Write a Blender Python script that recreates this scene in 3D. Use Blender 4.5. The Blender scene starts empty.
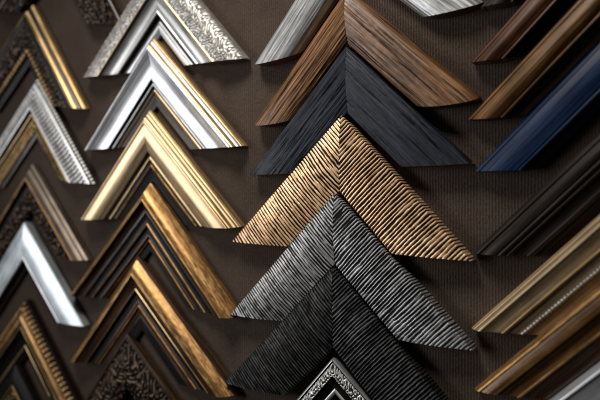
import bpy, math, random
from mathutils import Vector, noise

random.seed(7)
scene = bpy.context.scene
scene.view_settings.view_transform = 'Standard'
scene.view_settings.look = 'None'
scene.view_settings.exposure = 0

# ------------------------------------------------------------------ camera
YAW = math.radians(33.0)
DIST = 0.50
FPX = 600 * 35.0 / 36.0
cam_data = bpy.data.cameras.new("camera")
cam = bpy.data.objects.new("camera", cam_data)
scene.collection.objects.link(cam)
cam.location = (0, -DIST, 0)
cam.rotation_euler = (math.radians(90), 0, YAW)
cam_data.lens = 35
cam_data.sensor_width = 36
cam_data.clip_start = 0.01
cam_data.clip_end = 50
cam_data.dof.use_dof = True
cam_data.dof.focus_distance = 0.55
cam_data.dof.aperture_fstop = 3.3
scene.camera = cam

def wall_pt(px, py, lift=0.010):
    """survey helper: photo measurement -> point (x, z) on the hanging plane"""
    u = (px - 300) / FPX
    v = (200 - py) / FPX
    den = math.cos(YAW) + u * math.sin(YAW)
    t = (DIST - lift) / den
    return Vector((t * (-math.sin(YAW) + u * math.cos(YAW)), t * v))

# ------------------------------------------------------------------ materials
def nn(nt, typ, **kw):
    n = nt.nodes.new(typ)
    for k, v in kw.items():
        setattr(n, k, v)
    return n

def make_mat(name, cols, metal=0.0, rough=0.4, stretch=(30, 300), bump=0.3, dist=0.0004,
             valley=None, vr=(0.15, 0.6), coat=0.0, pos=(0.3, 0.5, 0.7), rvar=0.15, detail=6.0,
             speck=None, blotch=(0.78, 1.08), bscale=45, spec=0.5):
    m = bpy.data.materials.new(name)
    m.use_nodes = True
    nt = m.node_tree
    b = nt.nodes["Principled BSDF"]
    b.inputs['Specular IOR Level'].default_value = spec
    L = nt.links.new
    uv = nn(nt, 'ShaderNodeUVMap')
    oi = nn(nt, 'ShaderNodeObjectInfo')
    mul = nn(nt, 'ShaderNodeMath', operation='MULTIPLY'); mul.inputs[1].default_value = 7.3
    L(oi.outputs['Random'], mul.inputs[0])
    add = nn(nt, 'ShaderNodeVectorMath', operation='ADD')
    L(uv.outputs[0], add.inputs[0]); L(mul.outputs[0], add.inputs[1])
    mp = nn(nt, 'ShaderNodeMapping')
    mp.inputs['Scale'].default_value = (stretch[0], stretch[1], 1)
    L(add.outputs[0], mp.inputs[0])
    n1 = nn(nt, 'ShaderNodeTexNoise'); n1.inputs['Scale'].default_value = 1
    n1.inputs['Detail'].default_value = detail; n1.inputs['Roughness'].default_value = 0.62
    n1.inputs['Distortion'].default_value = 0.4
    L(mp.outputs[0], n1.inputs['Vector'])
    cr = nn(nt, 'ShaderNodeValToRGB')
    e = cr.color_ramp.elements
    e[0].position = pos[0]; e[0].color = (*cols[0], 1)
    e[1].position = pos[2]; e[1].color = (*cols[2], 1)
    mid = e.new(pos[1]); mid.color = (*cols[1], 1)
    L(n1.outputs['Fac'], cr.inputs[0])
    col = cr.outputs[0]
    n2 = nn(nt, 'ShaderNodeTexNoise'); n2.inputs['Scale'].default_value = bscale
    n2.inputs['Detail'].default_value = 5
    L(add.outputs[0], n2.inputs['Vector'])
    mr = nn(nt, 'ShaderNodeMapRange')
    mr.inputs[1].default_value = 0.3; mr.inputs[2].default_value = 0.7
    mr.inputs[3].default_value = blotch[0]; mr.inputs[4].default_value = blotch[1]
    L(n2.outputs['Fac'], mr.inputs[0])
    mm = nn(nt, 'ShaderNodeVectorMath', operation='SCALE')
    L(col, mm.inputs[0]); L(mr.outputs[0], mm.inputs['Scale'])
    col = mm.outputs[0]
    if speck:
        n3 = nn(nt, 'ShaderNodeTexNoise'); n3.inputs['Scale'].default_value = speck[1]
        n3.inputs['Detail'].default_value = 4
        L(add.outputs[0], n3.inputs['Vector'])
        r3 = nn(nt, 'ShaderNodeMapRange')
        r3.inputs[1].default_value = speck[2]; r3.inputs[2].default_value = speck[2] + 0.06
        L(n3.outputs['Fac'], r3.inputs[0])
        mx = nn(nt, 'ShaderNodeMix', data_type='RGBA')
        L(r3.outputs[0], mx.inputs[0]); L(col, mx.inputs[6]); mx.inputs[7].default_value = (*speck[0], 1)
        col = mx.outputs[2]
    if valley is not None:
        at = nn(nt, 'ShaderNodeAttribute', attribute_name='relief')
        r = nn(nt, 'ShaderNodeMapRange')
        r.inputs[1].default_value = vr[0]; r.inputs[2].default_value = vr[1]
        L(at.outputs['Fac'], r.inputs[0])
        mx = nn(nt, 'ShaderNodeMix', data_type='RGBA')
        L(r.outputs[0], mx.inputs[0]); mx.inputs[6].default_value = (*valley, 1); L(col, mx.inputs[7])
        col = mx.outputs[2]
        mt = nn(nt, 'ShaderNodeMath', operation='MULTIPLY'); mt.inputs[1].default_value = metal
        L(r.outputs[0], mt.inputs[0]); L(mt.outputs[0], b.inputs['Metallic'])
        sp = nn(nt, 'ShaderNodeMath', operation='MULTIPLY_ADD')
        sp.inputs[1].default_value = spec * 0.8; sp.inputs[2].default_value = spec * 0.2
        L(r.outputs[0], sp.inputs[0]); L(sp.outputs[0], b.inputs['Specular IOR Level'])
    else:
        b.inputs['Metallic'].default_value = metal
    L(col, b.inputs['Base Color'])
    rr = nn(nt, 'ShaderNodeMapRange')
    rr.inputs[1].default_value = 0.3; rr.inputs[2].default_value = 0.7
    rr.inputs[3].default_value = max(0.05, rough - rvar); rr.inputs[4].default_value = rough + rvar
    L(n1.outputs['Fac'], rr.inputs[0]); L(rr.outputs[0], b.inputs['Roughness'])
    bp = nn(nt, 'ShaderNodeBump'); bp.inputs['Strength'].default_value = bump
    bp.inputs['Distance'].default_value = dist
    L(n1.outputs['Fac'], bp.inputs['Height']); L(bp.outputs[0], b.inputs['Normal'])
    b.inputs['Coat Weight'].default_value = coat
    b.inputs['Coat Roughness'].default_value = 0.25
    return m

M = {}
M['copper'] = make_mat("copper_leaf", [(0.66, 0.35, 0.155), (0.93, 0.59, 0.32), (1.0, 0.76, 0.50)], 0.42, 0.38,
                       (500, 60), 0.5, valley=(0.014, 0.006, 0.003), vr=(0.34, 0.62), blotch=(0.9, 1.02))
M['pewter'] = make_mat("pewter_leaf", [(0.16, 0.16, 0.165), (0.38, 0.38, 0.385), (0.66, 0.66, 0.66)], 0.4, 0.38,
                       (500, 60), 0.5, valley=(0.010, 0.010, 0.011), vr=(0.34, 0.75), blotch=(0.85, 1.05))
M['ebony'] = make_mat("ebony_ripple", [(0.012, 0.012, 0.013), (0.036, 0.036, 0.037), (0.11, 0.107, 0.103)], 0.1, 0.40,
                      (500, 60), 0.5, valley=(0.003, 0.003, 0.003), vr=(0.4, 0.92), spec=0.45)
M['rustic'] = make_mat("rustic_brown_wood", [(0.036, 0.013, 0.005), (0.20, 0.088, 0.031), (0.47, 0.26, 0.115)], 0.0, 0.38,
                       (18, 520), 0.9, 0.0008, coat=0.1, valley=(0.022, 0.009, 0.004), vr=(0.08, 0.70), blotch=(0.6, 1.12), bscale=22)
M['navy'] = make_mat("navy_black_wood", [(0.003, 0.004, 0.006), (0.009, 0.012, 0.021), (0.030, 0.040, 0.062)], 0.0, 0.46,
                     (22, 450), 0.8, 0.0008, coat=0.0, valley=(0.002, 0.002, 0.003), vr=(0.08, 0.55), spec=0.3)
M['silver'] = make_mat("silver_leaf", [(0.46, 0.47, 0.49), (0.66, 0.67, 0.685), (0.82, 0.83, 0.84)], 0.70, 0.38,
                       (8, 420), 0.35, blotch=(0.76, 1.05))
M['oldsilver'] = make_mat("aged_silver", [(0.20, 0.20, 0.205), (0.48, 0.48, 0.48), (0.78, 0.77, 0.76)], 0.5, 0.36,
                          (16, 420), 0.7, 0.0006, blotch=(0.75, 1.08), bscale=60)
M['bluesilver'] = make_mat("cool_silver", [(0.40, 0.46, 0.50), (0.56, 0.62, 0.65), (0.74, 0.78, 0.80)], 0.5, 0.38,
                           (12, 200), 0.3)
M['champagne'] = make_mat("champagne_leaf", [(0.34, 0.22, 0.11), (0.54, 0.385, 0.22), (0.76, 0.59, 0.39)], 0.70, 0.38,
                          (8, 420), 0.35, blotch=(0.75, 1.05))
M['gold'] = make_mat("gold_leaf", [(0.40, 0.23, 0.075), (0.66, 0.43, 0.175), (0.86, 0.64, 0.34)], 0.75, 0.36,
                     (30, 260), 0.25)
M['palegold'] = make_mat("pale_gold_leaf", [(0.40, 0.25, 0.105), (0.66, 0.455, 0.22), (0.86, 0.66, 0.38)], 0.75, 0.34,
                         (14, 400), 0.25)
M['oldgold'] = make_mat("rubbed_bronze_gold", [(0.20, 0.092, 0.027), (0.36, 0.19, 0.062), (0.56, 0.335, 0.13)], 0.68, 0.36,
                        (60, 420), 0.5, 0.0004, speck=((0.10, 0.044, 0.015), 900, 0.63), blotch=(0.8, 1.06), bscale=60)
M['brown'] = make_mat("dark_walnut_stain", [(0.014, 0.006, 0.003), (0.042, 0.019, 0.009), (0.10, 0.048, 0.021)], 0.0, 0.34,
                      (15, 260), 0.3, coat=0.1, spec=0.35)
M['black'] = make_mat("black_brown_lacquer", [(0.003, 0.0023, 0.0017), (0.005, 0.0038, 0.0027), (0.012, 0.008, 0.0055)], 0.0, 0.46,
                      (20, 200), 0.15, spec=0.13)
M['redwood'] = make_mat("red_brown_wood", [(0.025, 0.008, 0.003), (0.10, 0.036, 0.014), (0.24, 0.100, 0.042)], 0.0, 0.34,
                        (12, 400), 0.7, 0.0006, coat=0.1, blotch=(0.5, 1.1))
M['honey'] = make_mat("honey_brown_wood", [(0.04, 0.016, 0.004), (0.13, 0.057, 0.015), (0.29, 0.145, 0.046)], 0.2, 0.34,
                      (12, 400), 0.7, 0.0006, coat=0.05, blotch=(0.5, 1.1))
M['blue'] = make_mat("deep_blue_lacquer", [(0.002, 0.009, 0.030), (0.004, 0.018, 0.058), (0.009, 0.034, 0.098)], 0.0, 0.38,
                     (12, 400), 0.4, coat=0.03, spec=0.4, blotch=(0.75, 1.08))
M['umber'] = make_mat("dark_umber_reeded", [(0.005, 0.004, 0.003), (0.016, 0.011, 0.0078), (0.052, 0.036, 0.025)], 0.1, 0.40,
                      (10, 400), 0.5, spec=0.35)
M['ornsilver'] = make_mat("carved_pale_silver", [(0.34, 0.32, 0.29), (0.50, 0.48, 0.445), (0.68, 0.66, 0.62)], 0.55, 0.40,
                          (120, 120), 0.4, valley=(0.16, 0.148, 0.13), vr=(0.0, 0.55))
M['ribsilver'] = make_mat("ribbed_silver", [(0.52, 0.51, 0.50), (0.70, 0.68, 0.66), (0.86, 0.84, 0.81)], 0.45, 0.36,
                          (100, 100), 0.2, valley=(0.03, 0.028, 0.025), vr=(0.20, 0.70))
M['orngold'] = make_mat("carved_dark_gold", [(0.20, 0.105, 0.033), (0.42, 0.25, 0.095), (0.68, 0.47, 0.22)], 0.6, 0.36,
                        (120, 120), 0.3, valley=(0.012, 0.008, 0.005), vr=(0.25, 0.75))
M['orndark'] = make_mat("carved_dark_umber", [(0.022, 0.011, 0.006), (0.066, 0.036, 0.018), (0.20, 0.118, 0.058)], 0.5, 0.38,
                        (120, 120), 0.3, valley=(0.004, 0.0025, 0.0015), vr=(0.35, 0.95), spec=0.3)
M['grey'] = make_mat("washed_grey_leaf", [(0.18, 0.18, 0.18), (0.38, 0.38, 0.375), (0.60, 0.595, 0.58)], 0.55, 0.36,
                     (12, 380), 0.4)
M['antique'] = make_mat("antique_warm_gold", [(0.26, 0.16, 0.075), (0.46, 0.315, 0.165), (0.70, 0.53, 0.32)], 0.55, 0.38,
                        (12, 360), 0.3)
M['greybrown'] = make_mat("grey_brown_leaf", [(0.07, 0.052, 0.038), (0.18, 0.138, 0.102), (0.36, 0.295, 0.23)], 0.45, 0.38,
                          (12, 300), 0.4, blotch=(0.6, 1.15))
M['raw'] = make_mat("raw_cut_wood", [(0.05, 0.032, 0.02), (0.09, 0.06, 0.038), (0.15, 0.10, 0.065)], 0.0, 0.8,
                    (300, 300), 0.5, 0.0004)

# ------------------------------------------------------------------ relief functions
def N(x, y, z=0.0):
    return noise.noise(Vector((x, y, z)))

def f_ripple(period, wob, brk=0.45):
    def f(u, v, sd):
        # tooled ridges that waver, pinch, fork and break like bark
        ph = u / period + wob * N(u * 36, v * 20, sd) + 0.26 * N(u * 150, v * 34, sd + 5) + 0.07 * N(u * 60, v * 320, sd + 7)
        s = 0.5 + 0.58 * math.sin(2 * math.pi * ph)
        s += brk * N(u * 420, v * 46, sd + 9) + 0.35 * N(u * 130, v * 150, sd + 15) + 0.20 * N(u * 700, v * 240, sd + 19)
        s = min(1, max(0, s))
        return s ** 0.8
    return f

def f_grain(u, v, sd):
    a = N(u * 14, v * 360, sd) * 0.8 + N(u * 40, v * 900, sd + 3) * 0.6 + 0.15 * N(u * 200, v * 300, sd + 6)
    return min(1, max(0, 0.62 + 0.8 * a))

def f_soft(u, v, sd):
    a = N(u * 60, v * 200, sd) * 0.6 + N(u * 160, v * 420, sd + 3) * 0.6
    return min(1, max(0, 0.6 + 0.7 * a))

def f_bead(period, v0, v1):
    def f(u, v, sd):
        a = ((u / period) % 1.0) * 2 - 1
        b = (v - v0) / (v1 - v0) * 2 - 1
        r = a * a + b * b
        return math.sqrt(max(0, 1 - r))
    return f

def f_rib(period):
    def f(u, v, sd):
        return abs(math.sin(math.pi * u / period)) ** 0.8
    return f

def mk_scroll(P, k, g=0.25):
    def f(u, v, sd):
        x = (u / P) * 2 * math.pi
        y = v * k
        w1 = math.sin(x + 1.7 * math.sin(y * 0.8)) * math.cos(y + 1.3 * math.sin(x * 0.5))
        w2 = math.sin(2 * x + 3 * math.sin(y * 0.6) + 2 * N(u * 60, v * 60, sd))
        s = 0.5 + 0.5 * math.sin(3.2 * w1 + 1.3 * w2) + g * N(u * 400, v * 400, sd)
        return min(1, max(0, s))
    return f
f_scroll = mk_scroll(0.022, 300)
f_scroll_fine = mk_scroll(0.016, 380)
f_scroll_soft = mk_scroll(0.014, 430, 0.15)

def curve(v0, h0, v1, h1, bulge, n=9):
    out = []
    for i in range(n + 1):
        t = i / n
        out.append((v0 + (v1 - v0) * t, h0 + (h1 - h0) * t + bulge * math.sin(math.pi * t)))
    return out

# ------------------------------------------------------------------ profiles (fractions of width, mm height)
def B(name, mat, pts, rel=None, amp=0.0, main=False, res=None):
    return dict(name=name, mat=mat, pts=pts, rel=rel, amp=amp, main=main, res=res)

def prof_flat(mat, rel, amp, res, h=12, bul=4.0, name="face_band"):
    def p(w):
        return [B(name, mat, [(0, 0), (0, h - 1.5), (0.012, h)] + curve(0.02, h, 0.98, h - 1, bul, 10) + [(1, h - 2.5), (1, 0)],
                  rel, amp, True, res)]
    return p

def prof_round(mat, rel, amp, res, h=19):
    def p(w):
        pts = []
        for i in range(17):
            a = math.pi * (0.03 + 0.94 * i / 16)
            pts.append((0.5 - 0.5 * math.cos(a) , 3 + (h - 3) * math.sin(a) ** 0.8))
        return [B("face_band", mat, [(0, 0)] + pts + [(1, 0)], rel, amp, True, res)]
    return p

def p_c1a(w):
    return [B("carved_band", 'ornsilver', [(0, 0), (0, 9), (0.02, 11)] + curve(0.03, 11, 0.42, 17, 2.0, 10), f_scroll_soft, 0.5, True, (0.0005, 0.0005)),
            B("gold_lip", 'palegold', curve(0.42, 17.5, 0.46, 17, 1.0, 5)),
            B("silver_cove", 'grey', curve(0.46, 15.5, 0.72, 11, -2.0, 8)),
            B("silver_bead", 'silver', curve(0.72, 11, 0.76, 10.5, 1.0, 5)),
            B("black_sight_edge", 'black', [(0.76, 9), (0.77, 6.5), (0.84, 6)]),
            B("silver_inner_lip", 'silver', curve(0.84, 6, 0.95, 6, 1.2, 5) + [(1, 4), (1, 0)])]

def p_c1b(w):
    return [B("gold_outer_line", 'palegold', [(0, 0), (0, 7)] + curve(0.005, 7, 0.035, 9.5, 0.8, 4)),
            B("silver_outer_step", 'silver', [(0.036, 8.8)] + curve(0.04, 9.5, 0.085, 12.5, 0.6, 4)),
            B("gold_crest", 'palegold', [(0.086, 11.8)] + curve(0.09, 13, 0.135, 17, 0.8, 4)),
            B("silver_band", 'silver', [(0.14, 16.6)] + curve(0.145, 17.8, 0.19, 18.5, 0.8, 4) + [(0.195, 17.2), (0.21, 17.0)] + curve(0.215, 18, 0.60, 12.5, -2.4, 12), main=True),
            B("black_step", 'black', [(0.60, 12), (0.61, 9), (0.65, 8.2)]),
            B("silver_bead", 'silver', curve(0.65, 8.8, 0.70, 8.4, 1.0, 5)),
            B("black_groove", 'black', [(0.70, 7), (0.75, 6.6)]),
            B("champagne_inner_bead", 'champagne', curve(0.75, 7, 0.79, 6.8, 0.8, 4)),
            B("dark_sight_edge", 'brown', [(0.79, 6), (0.86, 5), (0.98, 3.5), (1, 0)])]

def p_c1c(w):
    return [B("gold_outer_line", 'palegold', [(0, 0), (0, 7)] + curve(0.005, 7, 0.04, 10, 0.8, 5)),
            B("champagne_outer_step", 'champagne', [(0.041, 9.3)] + curve(0.045, 10, 0.09, 13, 0.6, 4)),
            B("gold_crest", 'palegold', [(0.091, 12)] + curve(0.095, 13.5, 0.14, 17, 0.8, 4)),
            B("champagne_band", 'champagne', [(0.145, 16.5)] + curve(0.15, 17.8, 0.20, 18.3, 0.8, 4) + curve(0.205, 17.3, 0.58, 12, 2.2, 12), main=True),
            B("brown_step", 'brown', [(0.58, 11.5), (0.59, 8.5), (0.65, 7.8)]),
            B("gold_bead", 'palegold', curve(0.65, 8.2, 0.69, 7.8, 0.9, 5)),
            B("black_groove", 'black', [(0.69, 6.8), (0.76, 6.2)]),
            B("bronze_bead", 'oldgold', curve(0.76, 6.8, 0.80, 6.5, 0.8, 4)),
            B("dark_sight_edge", 'black', [(0.80, 5.8), (0.90, 4), (0.99, 3), (1, 0)])]

def p_c1d(w):
    return [B("bronze_outer_band", 'oldgold', [(0, 0), (0, 5)] + curve(0.02, 5, 0.22, 18.5, 2.6, 9), f_soft, 0.3, True, (0.0012, 0.0008)),
            B("gold_ridge", 'oldgold', curve(0.225, 18.5, 0.26, 18.5, 0.8, 5)),
            B("walnut_cove", 'brown', curve(0.26, 17, 0.42, 12.5, -1.2, 6)),
            B("black_cove", 'black', curve(0.42, 12, 0.58, 10, -0.8, 5)),
            B("brown_bead", 'oldgold', curve(0.58, 10, 0.62, 9.7, 1.0, 5)),
            B("black_step", 'black', [(0.62, 9), (0.625, 7), (0.72, 6.5)]),
            B("walnut_bead", 'brown', curve(0.72, 7, 0.79, 6.5, 0.9, 5)),
            B("bronze_bead", 'oldgold', curve(0.82, 6, 0.85, 6, 0.8, 4)),
            B("black_sight_edge", 'black', [(0.85, 5.5), (0.855, 4.5), (0.98, 3.5), (1, 0)])]

def p_c1e(w):
    return [B("walnut_outer_step", 'brown', [(0, 0), (0, 6), (0.02, 7), (0.05, 8)]),
            B("bronze_band", 'oldgold', curve(0.05, 8, 0.24, 18, 2.4, 9), f_soft, 0.3, True, (0.0012, 0.0008)),
            B("dark_cove", 'brown', curve(0.24, 17.5, 0.42, 12, -1.0, 6)),
            B("gold_bead", 'palegold', curve(0.42, 12, 0.44, 11.8, 0.8, 5)),
            B("black_step", 'black', [(0.44, 11), (0.445, 8.5), (0.56, 8)]),
            B("walnut_bead", 'brown', curve(0.56, 8.2, 0.64, 8, 0.8, 5)),
            B("bronze_inner_bead", 'oldgold', curve(0.64, 8, 0.67, 7.9, 0.8, 5)),
            B("walnut_inner_cove", 'brown', curve(0.67, 7, 0.80, 5.5, -0.5, 4)),
            B("black_sight_edge", 'black', [(0.80, 5), (0.98, 3.5), (1, 0)])]

def p_c1f(w):
    return [B("outer_rim", 'brown', [(0, 0), (0, 8)] + curve(0.01, 8, 0.08, 9, 1.0, 4)),
            B("carved_band", 'orndark', curve(0.08, 8, 0.95, 12, 3, 10) + [(1, 8), (1, 0)], f_scroll, 1.2, True, (0.0008, 0.0008))]

def p_c0a(w):
    bead = f_bead(0.0075, 0.68 * w, 0.82 * w)
    return [B("gold_outer_band", 'gold', [(0, 0), (0, 6)] + curve(0.01, 6, 0.05, 9, 0.6, 4) ),
            B("dark_outer_cove", 'brown', curve(0.05, 8.5, 0.12, 13, -0.5, 4)),
            B("gold_crest", 'gold', curve(0.12, 13.5, 0.19, 17, 1.0, 5)),
            B("black_ridge", 'black', curve(0.19, 17, 0.34, 16.5, 1.0, 4)),
            B("carved_band", 'orndark', curve(0.34, 16, 0.68, 9, 1.0, 8), mk_scroll(0.024, 260), 1.6, True, (0.0009, 0.0008)),
            B("bead_row", 'orngold', [(0.68, 8), (0.82, 7)], bead, 3.0, False, (0.0008, 0.0007)),
            B("black_sight_edge", 'black', [(0.82, 7), (0.83, 5), (0.98, 4), (1, 0)])]

def p_c0b(w):
    bead = f_bead(0.0060, 0.0, 0.09 * w)
    rib = f_rib(0.0066)
    return [B("bead_row", 'ribsilver', [(0, 0), (0, 5), (0.09, 9)], bead, 2.0, False, (0.0007, 0.0006)),
            B("silver_edge", 'silver', curve(0.09, 10, 0.13, 12, 0.8, 4)),
            B("ribbed_cove", 'ribsilver', curve(0.13, 12, 0.46, 15.5, -2.2, 10), rib, 2.2, True, (0.0006, 0.0012)),
            B("silver_ridge", 'silver', curve(0.46, 16, 0.54, 15.5, 1.2, 5)),
            B("dark_groove", 'black', [(0.54, 13), (0.55, 11), (0.58, 11)]),
            B("gold_bead", 'palegold', curve(0.58, 12, 0.64, 12, 1.2, 5)),
            B("dark_channel", 'black', [(0.64, 11), (0.65, 9), (0.68, 9)]),
            B("gold_ribbed_cove", 'orngold', curve(0.68, 10, 0.88, 6.5, -0.6, 6), rib, 1.8, False, (0.0007, 0.0012)),
            B("dark_sight_edge", 'brown', [(0.88, 6), (0.89, 4), (0.98, 3.5), (1, 0)])]

def p_c0c(w):
    return [B("grey_brown_band", 'greybrown', [(0, 0), (0, 6)] + curve(0.01, 6, 0.10, 10, 0.8, 4) + curve(0.11, 9.5, 0.26, 16, 1.0, 8), main=True),
            B("bronze_lip", 'oldgold', curve(0.26, 16, 0.33, 16, 1.0, 5)),
            B("black_cove", 'black', curve(0.33, 15, 0.48, 11, -1.0, 6)),
            B("carved_edge", 'orndark', curve(0.48, 11, 0.95, 7, 1.5, 6) + [(1, 3), (1, 0)], mk_scroll(0.028, 220), 2.4, False, (0.0009, 0.0009))]

def p_c0d(w):
    return [B("silver_face", 'bluesilver', [(0, 0), (0, 10), (0.02, 11)] + curve(0.03, 11, 0.75, 13, 1.6, 8), main=True),
            B("white_lip", 'silver', curve(0.75, 13, 0.83, 12, 0.8, 4)),
            B("brown_sight_edge", 'brown', [(0.83, 10), (0.86, 6), (0.98, 4), (1, 0)])]

def p_c0e(w):
    bead = f_bead(0.0080, 0.02 * w, 0.18 * w)
    return [B("bead_row", 'orngold', [(0, 0), (0, 8), (0.02, 9), (0.18, 13)], bead, 3.2, False, (0.0008, 0.0007)),
            B("gold_band", 'oldgold', curve(0.18, 13, 0.38, 16, 1.5, 8), main=True),
            B("black_groove", 'black', [(0.38, 15.5), (0.39, 14), (0.44, 14)]),
            B("gold_bead", 'gold', curve(0.44, 15.5, 0.49, 15, 1.2, 5)),
            B("black_cove", 'black', curve(0.49, 14, 0.80, 8, -1.0, 6)),
            B("gold_inner_lip", 'palegold', curve(0.80, 8, 0.85, 7, 0.8, 5)),
            B("black_sight_edge", 'black', [(0.85, 6), (0.98, 4), (1, 0)])]

def p_c0g(w):
    return [B("black_face", 'black', [(0, 0), (0, 9), (0.02, 11)] + curve(0.03, 11, 0.45, 15, 1.5, 8), main=True),
            B("gold_bead", 'oldgold', curve(0.45, 15, 0.52, 14.5, 1.0, 4)),
            B("carved_edge", 'orngold', curve(0.52, 13, 0.95, 7, 1.0, 6) + [(1, 4), (1, 0)], f_scroll_fine, 1.4, False, (0.0009, 0.0009))]

def p_plain(mat, mat2, h=13, b=3.0, face=0.58):
    def p(w):
        f = face
        return [B("face_band", mat, [(0, 0), (0, h - 5)] + curve(0.01, h - 4, 0.09, h - 2, 0.5, 4) + [(0.095, h - 2.6), (0.11, h - 2.6)]
                  + curve(0.115, h - 1.8, f, h, b, 9), main=True),
                B("edge_line", mat, [(f, h - 1.2), (f + 0.02, h - 1.2)] + curve(f + 0.03, h - 0.3, f + 0.11, h - 0.8, 0.8, 4)),
                B("inner_step", mat2, [(f + 0.11, h - 2.0), (f + 0.12, h - 5)] + curve(f + 0.12, h - 5, f + 0.22, h - 6, 0.6, 5) + [(f + 0.23, h - 7.5), (0.97, h - 8), (1, h - 9), (1, 0)])]
    return p

def p_c3d(w):
    pts = [(0, 0), (0, 7), (0.01, 9)] + curve(0.02, 9, 0.12, 11.5, 0.8, 4) + [(0.125, 10.6), (0.15, 10.6)] + curve(0.155, 12, 0.38, 14, 1.4, 6)
    pts += [(0.385, 12.6), (0.41, 12.6)] + curve(0.415, 13.4, 0.50, 12.8, 0.9, 5) + [(0.505, 11.4), (0.53, 11.4)]
    pts += curve(0.535, 12.0, 0.60, 11.4, 0.8, 5) + [(0.605, 10.2), (0.63, 10.2)]
    pts2 = curve(0.63, 10.4, 0.80, 8.4, -0.6, 6) + [(0.805, 8.9)] + curve(0.81, 8.9, 0.90, 8.2, 0.8, 5) + [(0.91, 6.5), (0.98, 5.5), (1, 4), (1, 0)]
    return [B("reeded_face", 'umber', pts, main=True), B("dark_inner_steps", 'umber', pts2)]

def p_c3e(w):
    bead = f_bead(0.0032, 0.66 * w, 0.74 * w)
    return [B("outer_rim", 'antique', [(0, 0), (0, 8)] + curve(0.01, 9, 0.07, 12, 0.8, 4)),
            B("champagne_crest", 'champagne', [(0.075, 11.5)] + curve(0.08, 12.5, 0.17, 15.5, 1.0, 6)),
            B("dark_line", 'brown', [(0.17, 14), (0.185, 14)]),
            B("antique_gold_band", 'antique', curve(0.185, 15.2, 0.44, 12.5, -0.9, 8), main=True),
            B("gold_bead", 'palegold', curve(0.44, 13.0, 0.49, 12.6, 1.0, 5)),
            B("champagne_cove", 'champagne', curve(0.49, 12, 0.66, 10.5, -0.6, 5)),
            B("bead_row", 'ornsilver', [(0.66, 10), (0.74, 9.5)], bead, 1.6, False, (0.0006, 0.0005)),
            B("gold_inner_cove", 'antique', curve(0.74, 9.5, 0.94, 6, -0.6, 5) + [(1, 4), (1, 0)])]

def p_c3f(w):
    return [B("outer_rim", 'oldgold', [(0, 0), (0, 8)] + curve(0.01, 9, 0.12, 13, 1.2, 5)),
            B("brown_band", 'honey', curve(0.13, 12.5, 0.36, 14, 1.0, 6) + [(0.365, 13)] + curve(0.37, 13, 0.62, 10, -1.0, 6), main=True),
            B("gold_bead", 'oldgold', curve(0.62, 11, 0.67, 10.5, 1.0, 5)),
            B("dark_inner_cove", 'brown', curve(0.67, 9, 0.95, 5, -0.8, 5) + [(1, 4), (1, 0)])]

def p_c3g(w):
    return [B("outer_rim", 'silver', [(0, 0), (0, 8)] + curve(0.01, 9, 0.14, 14, 1.4, 5)),
            B("silver_band", 'silver', curve(0.14, 13, 0.70, 12, -0.6, 8), main=True),
            B("champagne_lip", 'palegold', curve(0.70, 11, 0.80, 9, 1.2, 5) + [(0.97, 5), (1, 0)])]

def p_c2g(w):
    return [B("silver_rim", 'grey', [(0, 0), (0, 7)] + curve(0.01, 9, 0.07, 11, 0.6, 4)),
            B("black_groove", 'black', [(0.07, 10), (0.08, 9), (0.11, 9)]),
            B("carved_band", 'ribsilver', curve(0.11, 10, 0.36, 13, 1, 6), mk_scroll(0.010, 700), 0.9, True, (0.0004, 0.0004)),
            B("black_cove", 'black', curve(0.36, 12, 0.62, 9, -0.8, 6)),
            B("silver_lip", 'grey', curve(0.62, 9.5, 0.74, 9, 0.8, 4)),
            B("black_sight_edge", 'black', [(0.74, 8), (0.80, 6), (0.98, 5), (1, 0)])]

# ------------------------------------------------------------------ mesh building
S2 = math.sqrt(0.5)

def resample(pts, step):
    out = [pts[0]]
    for a, b in zip(pts, pts[1:]):
        d = math.hypot(b[0] - a[0], b[1] - a[1])
        n = max(1, int(round(d / step)))
        for i in range(1, n + 1):
            t = i / n
            out.append((a[0] + (b[0] - a[0]) * t, a[1] + (b[1] - a[1]) * t))
    return out

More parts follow.
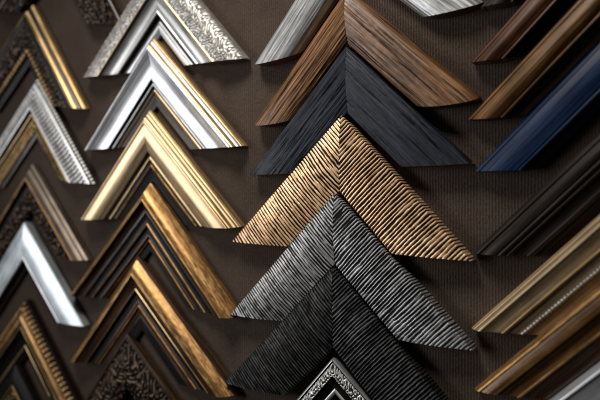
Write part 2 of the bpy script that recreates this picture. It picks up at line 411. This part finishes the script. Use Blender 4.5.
def build_leg(side, length, w, bands, seed, undercut):
    dx, dz = side * S2, -S2
    nx, nz = -side * S2, -S2
    BASE = 0.0006
    rows_for_cap = {0: [], 1: []}
    made = []
    for bi, b in enumerate(bands):
        pts = [(p[0] * w, p[1] * 0.001) for p in b['pts']]
        if b['rel']:
            pts = resample(pts, b['res'][1])
            nu = int(length / b['res'][0])
        else:
            nu = 40
        m = len(pts)
        verts, uvs, relief = [], [], []
        cum = [0]
        for a, c in zip(pts, pts[1:]):
            cum.append(cum[-1] + math.hypot(c[0] - a[0], c[1] - a[1]))
        for i in range(nu + 1):
            s = i / nu
            for j, (v, h) in enumerate(pts):
                u0 = v + 0.00022
                u1 = length - v + undercut * h * 1.414
                u = u0 + (u1 - u0) * s
                r = 1.0
                hh = h
                if b['rel']:
                    r = b['rel'](u, v, seed)
                    if h > 0.004:
                        edge = min(1.0, min(cum[j], cum[-1] - cum[j]) / 0.003) if b['name'] not in ('bead_row',) else 1
                        hh = h + b['amp'] * 0.001 * (r - (0.5 if b['name'] != 'bead_row' else 0)) * (0.35 + 0.65 * edge)
                hh += 0.00012 * N(u * 18, v * 18, seed + 2) if h > 0.002 else 0
                verts.append((dx * u + nx * v, -(hh + BASE) if h > 0 else -0.0001, dz * u + nz * v))
                uvs.append((u, bi * 0.37 + cum[j] + (0.5 if side > 0 else 0)))
                relief.append(r)
        faces = []
        for i in range(nu):
            for j in range(m - 1):
                a = i * m + j
                q = (a, a + m, a + m + 1, a + 1)
                if side > 0:
                    q = q[::-1]
                faces.append(q)
        rows_for_cap[0] += verts[:m]
        rows_for_cap[1] += verts[-m:]
        made.append([b, verts, faces, uvs, relief])
    objs = []
    for b, verts, faces, uvs, relief in made:
        nface = len(faces)
        vv, ff, uu, rr = list(verts), list(faces), list(uvs), list(relief)
        if b['main_final']:
            for k in (0, 1):
                row = rows_for_cap[k]
                base = len(vv)
                for p in row:
                    vv.append(p); uu.append((p[0], p[1])); rr.append(1)
                    vv.append((p[0], -0.0001, p[2])); uu.append((p[0], 0)); rr.append(1)
                for j in range(len(row) - 1):
                    a = base + 2 * j
                    q = (a, a + 2, a + 3, a + 1)
                    if (k == 0) == (side < 0):
                        q = q[::-1]
                    ff.append(q)
        me = bpy.data.meshes.new(b['name'])
        me.from_pydata(vv, [], ff)
        me.materials.append(M[b['mat']])
        me.materials.append(M['raw'])
        uvl = me.uv_layers.new(name="UVMap")
        li = [0] * len(me.loops)
        me.loops.foreach_get('vertex_index', li)
        flat = []
        for x in li:
            flat += uu[x]
        uvl.data.foreach_set('uv', flat)
        at = me.attributes.new('relief', 'FLOAT', 'POINT')
        at.data.foreach_set('value', rr)
        mi = [0] * nface + [1] * (len(ff) - nface)
        me.polygons.foreach_set('material_index', mi)
        me.polygons.foreach_set('use_smooth', [True] * len(ff))
        me.set_sharp_from_angle(angle=math.radians(50 if b['rel'] else 38))
        me.update()
        objs.append((b, me))
    return objs

counter = [0]
def sample(A, L, R, wid, prof, label, category="picture frame sample", undercut=0.3):
    """A, L, R: 2D wall points of apex, left tip, right tip."""
    counter[0] += 1
    la = (A - L).length
    ra = (A - R).length
    rots = []
    d = L - A
    rots.append(math.atan2(d.y, d.x) - math.radians(-135))
    d = R - A
    rots.append(math.atan2(d.y, d.x) - math.radians(-45))
    rots = [(r + math.pi) % (2 * math.pi) - math.pi for r in rots]
    rot = sum(rots) / len(rots)
    e = bpy.data.objects.new("frame_corner_sample", None)
    e.empty_display_size = 0.02
    scene.collection.objects.link(e)
    e.location = (A.x, -0.0002, A.y)
    e.rotation_euler = (0, -rot, 0)
    e["label"] = label
    e["category"] = category
    e["group"] = "picture frame corner samples on the display wall"
    bands = prof(wid)
    for b in bands:
        b['main_final'] = b['main']
    for side, ln in ((-1, la), (1, ra)):
        objs = build_leg(side, ln, wid, bands, counter[0] * 13.7 + side * 3.1, undercut)
        leg = None
        for b, me in objs:
            if b['main']:
                me.name = "moulding_leg"
                leg = bpy.data.objects.new("moulding_leg", me)
                scene.collection.objects.link(leg)
                leg.parent = e
        for b, me in objs:
            if not b['main']:
                o = bpy.data.objects.new(b['name'], me)
                scene.collection.objects.link(o)
                o.parent = leg
    return e

W = wall_pt
rip_c = f_ripple(0.0034, 0.38, 0.50)
rip_g = f_ripple(0.0031, 0.38, 0.60)
rip_b = f_ripple(0.0031, 0.38, 0.60)

# ---- middle column
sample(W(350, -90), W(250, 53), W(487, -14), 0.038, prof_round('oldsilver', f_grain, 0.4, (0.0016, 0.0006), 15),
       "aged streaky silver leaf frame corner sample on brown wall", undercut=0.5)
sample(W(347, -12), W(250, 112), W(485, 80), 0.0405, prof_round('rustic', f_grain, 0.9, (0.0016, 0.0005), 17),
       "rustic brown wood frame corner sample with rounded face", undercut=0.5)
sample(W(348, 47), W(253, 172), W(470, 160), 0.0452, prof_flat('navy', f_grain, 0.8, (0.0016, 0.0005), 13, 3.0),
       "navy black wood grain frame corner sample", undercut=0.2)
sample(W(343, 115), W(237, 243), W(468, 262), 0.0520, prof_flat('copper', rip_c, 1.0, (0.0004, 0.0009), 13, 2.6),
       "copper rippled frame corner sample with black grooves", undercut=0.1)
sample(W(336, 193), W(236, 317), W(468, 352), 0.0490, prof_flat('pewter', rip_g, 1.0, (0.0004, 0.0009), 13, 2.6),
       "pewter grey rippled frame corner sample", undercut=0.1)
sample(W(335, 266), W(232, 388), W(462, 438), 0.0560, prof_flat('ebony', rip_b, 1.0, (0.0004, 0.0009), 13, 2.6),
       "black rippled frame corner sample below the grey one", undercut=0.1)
sample(W(333, 357), W(262, 445), W(420, 462), 0.034, p_c2g,
       "small carved silver and black frame corner sample", undercut=0.1)

# ---- column beside it
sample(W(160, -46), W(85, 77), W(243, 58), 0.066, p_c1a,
       "carved pale silver frame corner sample with gold lip", undercut=0.2)
sample(W(153, 38), W(85, 148), W(243, 143), 0.058, p_c1b,
       "bright silver frame corner sample with gold outer lines", undercut=0.15)
sample(W(149, 110), W(81, 217), W(240, 225), 0.061, p_c1c,
       "champagne gold frame corner sample with dark inner edge", undercut=0.15)
sample(W(148, 183), W(72, 297), W(235, 321), 0.059, p_c1d,
       "dark frame corner sample with rubbed bronze gold band", undercut=0.1)
sample(W(136, 256), W(70, 360), W(235, 397), 0.066, p_c1e,
       "black and bronze stepped frame corner sample", undercut=0.1)
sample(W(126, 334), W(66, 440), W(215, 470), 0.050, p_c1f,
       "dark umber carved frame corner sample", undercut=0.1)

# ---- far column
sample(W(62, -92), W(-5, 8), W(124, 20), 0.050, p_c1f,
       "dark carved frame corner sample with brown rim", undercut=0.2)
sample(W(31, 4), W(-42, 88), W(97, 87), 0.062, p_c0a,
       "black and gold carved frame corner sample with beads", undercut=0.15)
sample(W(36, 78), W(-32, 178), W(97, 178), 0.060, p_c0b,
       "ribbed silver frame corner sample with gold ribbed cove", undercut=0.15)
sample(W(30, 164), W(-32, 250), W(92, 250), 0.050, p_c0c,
       "grey brown and black carved frame corner sample", undercut=0.1)
sample(W(25, 222), W(-35, 315), W(86, 322), 0.046, p_c0d,
       "plain cool silver frame corner sample with white lip", undercut=0.1)
sample(W(25, 300), W(-45, 390), W(82, 402), 0.058, p_c0e,
       "old gold frame corner sample with beaded outer edge", undercut=0.1)
sample(W(16, 364), W(-55, 460), W(72, 470), 0.045, p_c0g,
       "black frame corner sample with carved gold edge", undercut=0.1)

# ---- near column (seen along its left legs)
def near(tip, s, w, prof, label, rot=0.0, **kw):
    Lp = W(*tip)
    a = math.radians(45 + rot)
    A = Lp + Vector((math.cos(a), math.sin(a))) * s
    b = math.radians(-45 + rot)
    R = A + Vector((math.cos(b), math.sin(b))) * s
    return sample(A, Lp, R, w, prof, label, **kw)

near((482, 5), 0.185, 0.030, p_plain('umber', 'black'), "dark umber plain frame corner sample", undercut=0.2)
near((473, 60), 0.185, 0.031, p_plain('redwood', 'black', 14, 3), "red brown wood frame corner sample with stepped edge", undercut=0.2)
near((470, 117), 0.185, 0.033, p_plain('honey', 'brown', 14, 3), "honey brown wood frame corner sample", undercut=0.2)
near((475, 170), 0.185, 0.034, p_plain('blue', 'blue', 13, 1.8, 0.72), "deep blue lacquered frame corner sample", undercut=0.1)
near((473, 252), 0.190, 0.038, p_c3d, "dark reeded umber frame corner sample", undercut=0.1)
near((472, 327), 0.190, 0.042, p_c3e, "antique gold frame corner sample with fine bead row", undercut=0.1)
near((475, 388), 0.190, 0.040, p_c3f, "brown and old gold frame corner sample", undercut=0.1)
near((478, 455), 0.190, 0.036, p_c3g, "pale silver frame corner sample with gold lip", undercut=0.1)

# ------------------------------------------------------------------ wall
me = bpy.data.meshes.new("wall")
me.from_pydata([(-2.2, 0, -1.3), (1.2, 0, -1.3), (1.2, 0, 1.3), (-2.2, 0, 1.3)], [], [(0, 1, 2, 3)])
wall = bpy.data.objects.new("wall", me)
scene.collection.objects.link(wall)
wall["kind"] = "structure"
wm = bpy.data.materials.new("brown_ribbed_fabric")
wm.use_nodes = True
nt = wm.node_tree; Lk = nt.links.new
b = nt.nodes["Principled BSDF"]
tc = nn(nt, 'ShaderNodeTexCoord')
sep = nn(nt, 'ShaderNodeSeparateXYZ'); Lk(tc.outputs['Object'], sep.inputs[0])
nz = nn(nt, 'ShaderNodeTexNoise'); nz.inputs['Scale'].default_value = 90; nz.inputs['Detail'].default_value = 4
Lk(tc.outputs['Object'], nz.inputs['Vector'])
def sinwave(sock, period, wob):
    m1 = nn(nt, 'ShaderNodeMath', operation='MULTIPLY'); m1.inputs[1].default_value = 2 * math.pi / period
    Lk(sock, m1.inputs[0])
    m2 = nn(nt, 'ShaderNodeMath', operation='MULTIPLY_ADD'); m2.inputs[1].default_value = wob
    Lk(nz.outputs['Fac'], m2.inputs[0]); Lk(m1.outputs[0], m2.inputs[2])
    m3 = nn(nt, 'ShaderNodeMath', operation='SINE'); Lk(m2.outputs[0], m3.inputs[0])
    return m3.outputs[0]
s1 = sinwave(sep.outputs['X'], 0.0026, 3.0)
s2 = sinwave(sep.outputs['Z'], 0.0019, 7.0)
mA = nn(nt, 'ShaderNodeMath', operation='MULTIPLY_ADD'); mA.inputs[1].default_value = 0.2
Lk(s2, mA.inputs[0]); Lk(s1, mA.inputs[2])
mpz = nn(nt, 'ShaderNodeMapping'); mpz.inputs['Scale'].default_value = (1000, 1, 380)
Lk(tc.outputs['Object'], mpz.inputs[0])
fz = nn(nt, 'ShaderNodeTexNoise'); fz.inputs['Scale'].default_value = 1; fz.inputs['Detail'].default_value = 4
Lk(mpz.outputs[0], fz.inputs['Vector'])
mB = nn(nt, 'ShaderNodeMath', operation='MULTIPLY_ADD'); mB.inputs[1].default_value = 6.0
Lk(fz.outputs['Fac'], mB.inputs[0]); Lk(mA.outputs[0], mB.inputs[2])
mr = nn(nt, 'ShaderNodeMapRange'); mr.inputs[1].default_value = 0.8; mr.inputs[2].default_value = 5.2
Lk(mB.outputs[0], mr.inputs[0])
cr = nn(nt, 'ShaderNodeValToRGB')
cr.color_ramp.elements[0].color = (0.026, 0.018, 0.014, 1)
cr.color_ramp.elements[1].color = (0.120, 0.086, 0.066, 1)
Lk(mr.outputs[0], cr.inputs[0])
big = nn(nt, 'ShaderNodeTexNoise'); big.inputs['Scale'].default_value = 14; big.inputs['Detail'].default_value = 8
big.inputs['Roughness'].default_value = 0.7
Lk(tc.outputs['Object'], big.inputs['Vector'])
mr2 = nn(nt, 'ShaderNodeMapRange'); mr2.inputs[1].default_value = 0.3; mr2.inputs[2].default_value = 0.7
mr2.inputs[3].default_value = 0.7; mr2.inputs[4].default_value = 1.15
Lk(big.outputs['Fac'], mr2.inputs[0])
sc = nn(nt, 'ShaderNodeVectorMath', operation='SCALE'); Lk(cr.outputs[0], sc.inputs[0]); Lk(mr2.outputs[0], sc.inputs['Scale'])
Lk(sc.outputs[0], b.inputs['Base Color'])
b.inputs['Roughness'].default_value = 0.95
b.inputs['Specular IOR Level'].default_value = 0.1
bp = nn(nt, 'ShaderNodeBump'); bp.inputs['Strength'].default_value = 0.7; bp.inputs['Distance'].default_value = 0.0006
Lk(mr.outputs[0], bp.inputs['Height']); Lk(bp.outputs[0], b.inputs['Normal'])
me.materials.append(wm)

# ------------------------------------------------------------------ light
world = bpy.data.worlds.new("World"); scene.world = world
world.use_nodes = True
bg = world.node_tree.nodes["Background"]
bg.inputs[0].default_value = (0.9, 0.92, 1.0, 1); bg.inputs[1].default_value = 0.012

def area(name, loc, target, size, power, col, sy=None, spread=180):
    d = bpy.data.lights.new(name, 'AREA')
    d.energy = power; d.color = col; d.size = size
    d.spread = math.radians(spread)
    if sy:
        d.shape = 'RECTANGLE'; d.size_y = sy
    o = bpy.data.objects.new(name, d)
    scene.collection.objects.link(o)
    o.location = loc
    o.rotation_euler = (Vector(target) - Vector(loc)).to_track_quat('-Z', 'Y').to_euler()
    return o
area("ceiling_light", (-0.44, -0.50, 0.90), (-0.34, 0, 0.05), 0.30, 1.75, (1.0, 0.95, 0.88), 0.25, 75)
area("added_side_softbox", (-1.55, -1.0, 0.12), (-0.38, 0, 0.03), 0.38, 1.15, (0.97, 0.98, 1.0), 0.75, 52)  # added softbox, no known source there; gives the metal faces highlight streaks
